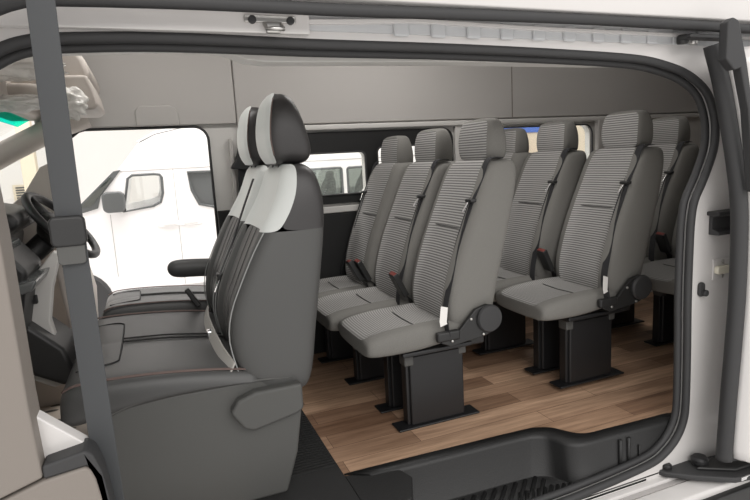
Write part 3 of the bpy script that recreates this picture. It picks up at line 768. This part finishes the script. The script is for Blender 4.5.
# parts on the pillar between opening and door
t = thing('waist_rail', 'short black sliding rail end on the white rear pillar', 'rail', (0, 0, 0))
prism('rail_channel', [(1.555, .91), (1.60, .91), (1.60, .815), (1.555, .815), (1.555, .83), (1.585, .84), (1.585, .885), (1.555, .895)], 'x', 2.09, 2.6, M['rubber'], t, b=.003)
box('upper_lip', (2.075, 1.545, .895), (2.6, 1.60, .912), M['black'], t, .004)
t = thing('latch_plate', 'small cream latch plate on the white rear pillar under the black rail', 'latch', (2.155, 1.598, .665))
box('plate', (-.035, -.004, -.045), (.06, .002, .045), M['paint_in'], t, .003)
prism('latch', rrect(-.03, -.018, .05, .016, .012), 'y', -.024, -.004, mat('cream_plastic', (.72, .68, .56), .5), t, b=.004)
for z in (-.03, .03): lathe('screw', [(.009, -.004), (.009, -.009), (.004, -.01)], 'y', (.02, 0, z), M['metal'], t, 10)
t = thing('rubber_stop', 'small black rubber bumper on the white rear pillar beside the door seal', 'bumper', (2.055, 1.60, .59))
prism('pad', rrect(-.016, -.028, .016, .032, .015), 'y', -.014, .0, M['rubber'], t, b=.004)
lathe('nub', [(.014, -.012), (.014, -.026), (.008, -.03)], 'y', (.008, 0, -.012), M['rubber'], t, 12)

# open sliding door slid back along the outside
def dx_(z):
    P = [(-.09, 2.03), (.1, 2.035), (.35, 2.048), (.57, 2.057), (.75, 2.055), (.9, 2.047), (1.05, 2.03), (1.25, 1.998), (1.38, 1.975), (1.48, 1.945), (1.54, 1.93)]
    for (a, x0), (b, x1) in zip(P, P[1:]):
        if z <= b: return x0+(x1-x0)*max(0, (z-a))/(b-a)
    return P[-1][1]
t = thing('sliding_door', 'white sliding door slid open to the rear with a dark rubber front edge', 'door', (0, 0, 0))
zs = [-.125+.0833*k for k in range(21)]
rings = []
for z in zs:
    zz = min(z, 1.54); x = dx_(zz); tp = max(0, (zz-1.0))*.10
    rings.append([(x+.05, 1.40+tp, zz), (x+.072, 1.375+tp, zz), (x+.12, 1.365+tp, zz), (3.1, 1.365+tp, zz), (3.1, 1.46+tp, zz), (x+.03, 1.47+tp, zz), (x+.03, 1.43+tp, zz)])
dp = loft_parts(rings, lambda i, j: 'door_panel', {'door_panel': M['paint']}, t, lv=1)['door_panel']
bm = bmesh.new()
add_tube(bm, smooth_path([(dx_(z)+.018, 1.455+max(0, z-1)*.10, z) for z in [-.09, .0, .2, .4, .6, .8, .95, 1.1, 1.25, 1.4, 1.5, 1.535]], 3), [.030]*34, 12)
from_bm('edge_rubber', bm, M['rubber'], dp)
webbing('bottom_rubber', smooth_path([(2.05, 1.45, -.085), (2.10, 1.44, -.08), (2.16, 1.43, -.095), (2.22, 1.42, -.12), (2.3, 1.41, -.15)], 3), .04, .02, (0, 0, 1), M['rubber'], dp)
prism('window_rubber', [(1.862, 1.585), (1.888, 1.601), (1.915, 1.592), (1.962, 1.465), (2.012, 1.294), (2.06, 1.0), (2.038, 1.0), (1.985, 1.294), (1.935, 1.437), (1.905, 1.428), (1.862, 1.463)], 'y', 1.385, 1.42, M['rubber'], dp, b=.006)
h = box('door_handle', (2.165, 1.335, .352), (2.32, 1.366, .375), M['black'], dp, .008)

# ------------------------------------------------------------------ neighbour van on the far side
NV = thing('van', 'white high-roof van parked beyond the open doorway', 'van', (0, 0, 0))
YV = 7.0
body = [(-1.4, -.35), (-1.4, .45), (-1.3, .68), (-.80, .75), (-.74, .80), (-.30, 1.225), (-.05, 1.52), (.12, 1.60), (.5, 1.68), (4.4, 1.72), (4.6, 1.5), (4.6, -.25), (.9, -.2), (-.3, -.18)]
g1 = [(-.30, .74), (.02, .782), (.10, .82), (.135, .92), (.142, 1.10), (.125, 1.135), (.06, 1.145), (-.17, 1.145), (-.22, 1.11)]
g2 = [(.43, 1.145), (.90, 1.14), (.90, .72), (.70, .715), (.53, .76), (.46, .93)]
g3 = rrect(1.10, .74, 2.34, 1.09, .03); g4 = rrect(2.42, .74, 3.5, 1.085, .03)
bd = prism('body', body, 'y', YV, YV+.06, M['vanwhite'], NV, holes=[g1, g2, g3, g4], b=.003)
prism('far_side', body, 'y', YV+1.8, YV+1.86, M['vanwhite'], bd, holes=[g1, g3, g4], b=.003)
prism('roof', [(-.05, 1.50), (.12, 1.585), (.5, 1.665), (4.4, 1.70), (4.4, 1.73), (.5, 1.70), (.1, 1.62), (-.08, 1.52)], 'y', YV, YV+1.86, M['vanwhite'], bd, b=.003)
box('floor_pan', (-.9, YV+.05, .0), (4.55, YV+1.8, .05), M['greyplastic'], bd)
for i, g in enumerate((g1, g2, g3, g4)):
    wn = prism('window', g, 'y', YV+.02, YV+.026, (M['glass_dark'] if i else M['glass']) if i != 1 else M['greyglass'], NV, b=0)
    tube('window_frame', [(x, YV-.002, z) for x, z in g], .017, M['greyglass'], wn, closed=True, n=6)
box('small_pane', (.70, YV-.004, .83), (.90, YV+.03, .95), M['vanwhite'], NV)
# A-pillar, windscreen edge
prism('screen_pillar', [(-.80, .80), (-.74, .85), (-.36, 1.20), (-.28, 1.215), (-.34, 1.14), (-.52, .93), (-.56, .80), (-.80, .74)], 'y', YV-.02, YV+.01, M['greyglass'], NV, b=.004)
prism('screen_glass', [(-.74, .82), (-.40, 1.14), (-.38, 1.12), (-.56, .90), (-.62, .83)], 'y', YV-.026, YV-.018, M['glass_dark'], NV, b=0)
mr = prism('mirror', rrect(-.50, .75, -.27, .98, .06), 'y', YV-.22, YV-.06, M['greyglass'], NV, b=.02, seg=3)
tube('mirror_arm', [(-.35, YV-.1, .80), (-.30, YV, .76)], .03, M['black'], mr)
bm = bmesh.new(); add_box(bm, (.27, YV-.003, -.18), (.277, YV+.01, 1.2)); add_box(bm, (-.45, YV-.003, .0), (-.443, YV+.01, .72)); add_box(bm, (-.3, YV-.004, 1.19), (4.5, YV+.01, 1.2))
from_bm('panel_gap', bm, M['gap'], bd, False)
hp = prism('door_handle', rrect(.03, .53, .55, .585, .026), 'y', YV-.012, YV+.005, M['vanwhite'], NV, b=.006)
for x in (.10, .33): box('grip', (x, YV-.035, .548), (x+.16, YV-.008, .575), M['vanwhite'], hp, .008)
for x in (-.88, 3.3):
    w = lathe('wheel', [(.20, YV-.03), (.33, YV-.05), (.36, YV+.0), (.36, YV+.18), (.30, YV+.2)], 'y', (x, 0, -.26), M['rubber'], NV, 32)
    lathe('hub_cap', [(.19, YV-.02), (.18, YV-.04), (.06, YV-.05)], 'y', (x, 0, -.26), M['greyplastic'], w, 20)
def van_seat(x, y):
    bs = [( .7, 0, .10, .2, 0), (.74, -.01, .12, .22, 0), (.9, .03, .15, .22, 0), (.98, .06, .16, .17, 0), (1.0, .07, .15, .09, 0), (1.08, .08, .16, .10, 0), (1.1, .10, .15, .06, 0)]
    rings = [ring_back(a+x, b_+x, c, z-.05, 0, rc=.02, y0=y) for z, a, b_, c, e in bs]
    loft_parts(rings, lambda i, j: 'seat', {'seat': M['fabric']}, NV, lv=1)
for x in (1.95, 2.2, 2.72): van_seat(x, YV+.45)
# background behind the rear windows
o = box('display_wall', (5.2, 9.2, GZ), (12, 9.4, 2.35), M['cream'], None, .01); tag(o, 'cream display wall with an added blue panel for the glass tint, seen through the rear side window', 'wall panel')
hp = box('sky_tint_panel', (5.2, 9.165, 1.51), (7.3, 9.21, 2.3), M['bluep'], o, .01); hp['label'] = 'added blue panel standing in for window tint and reflected sky'  # added behind the window to imitate its top tint and reflected sky
o = box('display_counter', (5.6, 8.4, GZ), (7.2, 8.9, 1.0), M['orange'], None, .02); tag(o, 'reddish brown counter low in the rear side window', 'counter')

o = box('column', (-1.78, 10, GZ), (-1.58, 10.2, 5.0), M['cream'], None, .01); tag(o, 'slim cream column outside, seen through the small window before the steering wheel', 'column')
t = thing('wall_vent', 'slatted grey vent outside at the far left edge, beside the cream column', 'vent', (-2.15, 12.94, .72))
box('frame', (-.35, 0, -.05), (.22, .06, .32), M['cream'], t, .01)
for k in range(6): box('slat', (-.30, -.02, .0+k*.05), (.18, .0, .025+k*.05), M['greyplastic'], t, .004)

# ------------------------------------------------------------------ light
w = bpy.data.worlds.new('world'); S.world = w; w.use_nodes = True
w.node_tree.nodes['Background'].inputs[0].default_value = (1, .98, .965, 1); w.node_tree.nodes['Background'].inputs[1].default_value = .9
def area(name, loc, size, power, rot=(0, 0, 0), col=(1, .97, .94)):
    l = bpy.data.lights.new(name, 'AREA'); l.shape = 'RECTANGLE'; l.size, l.size_y = size; l.energy = power; l.color = col
    o = bpy.data.objects.new(name, l); COL.objects.link(o); o.location = loc; o.rotation_euler = rot; return o
area('ceiling_lamp', (0, 5.6, 5), (9, 2), 420)
area('ceiling_lamp', (1, -5, 4.6), (9, 3), 290, (math.radians(35), 0, 0))
area('cabin_fill', (1.3, 2.55, 2.14), (.9, .25), 9)  # unseen fill lights added under the van roof to brighten the interior
area('cabin_fill', (2.9, 2.55, 2.14), (.9, .25), 1.8)
area('cabin_fill', (.05, 2.55, 2.14), (.4, .25), 5)
S.view_settings.view_transform = 'Standard'; S.view_settings.look = 'None'; S.view_settings.gamma = 1; S.view_settings.exposure = .2
S.view_settings.use_curve_mapping = False
S.cycles.max_bounces = 10; S.cycles.transparent_max_bounces = 16
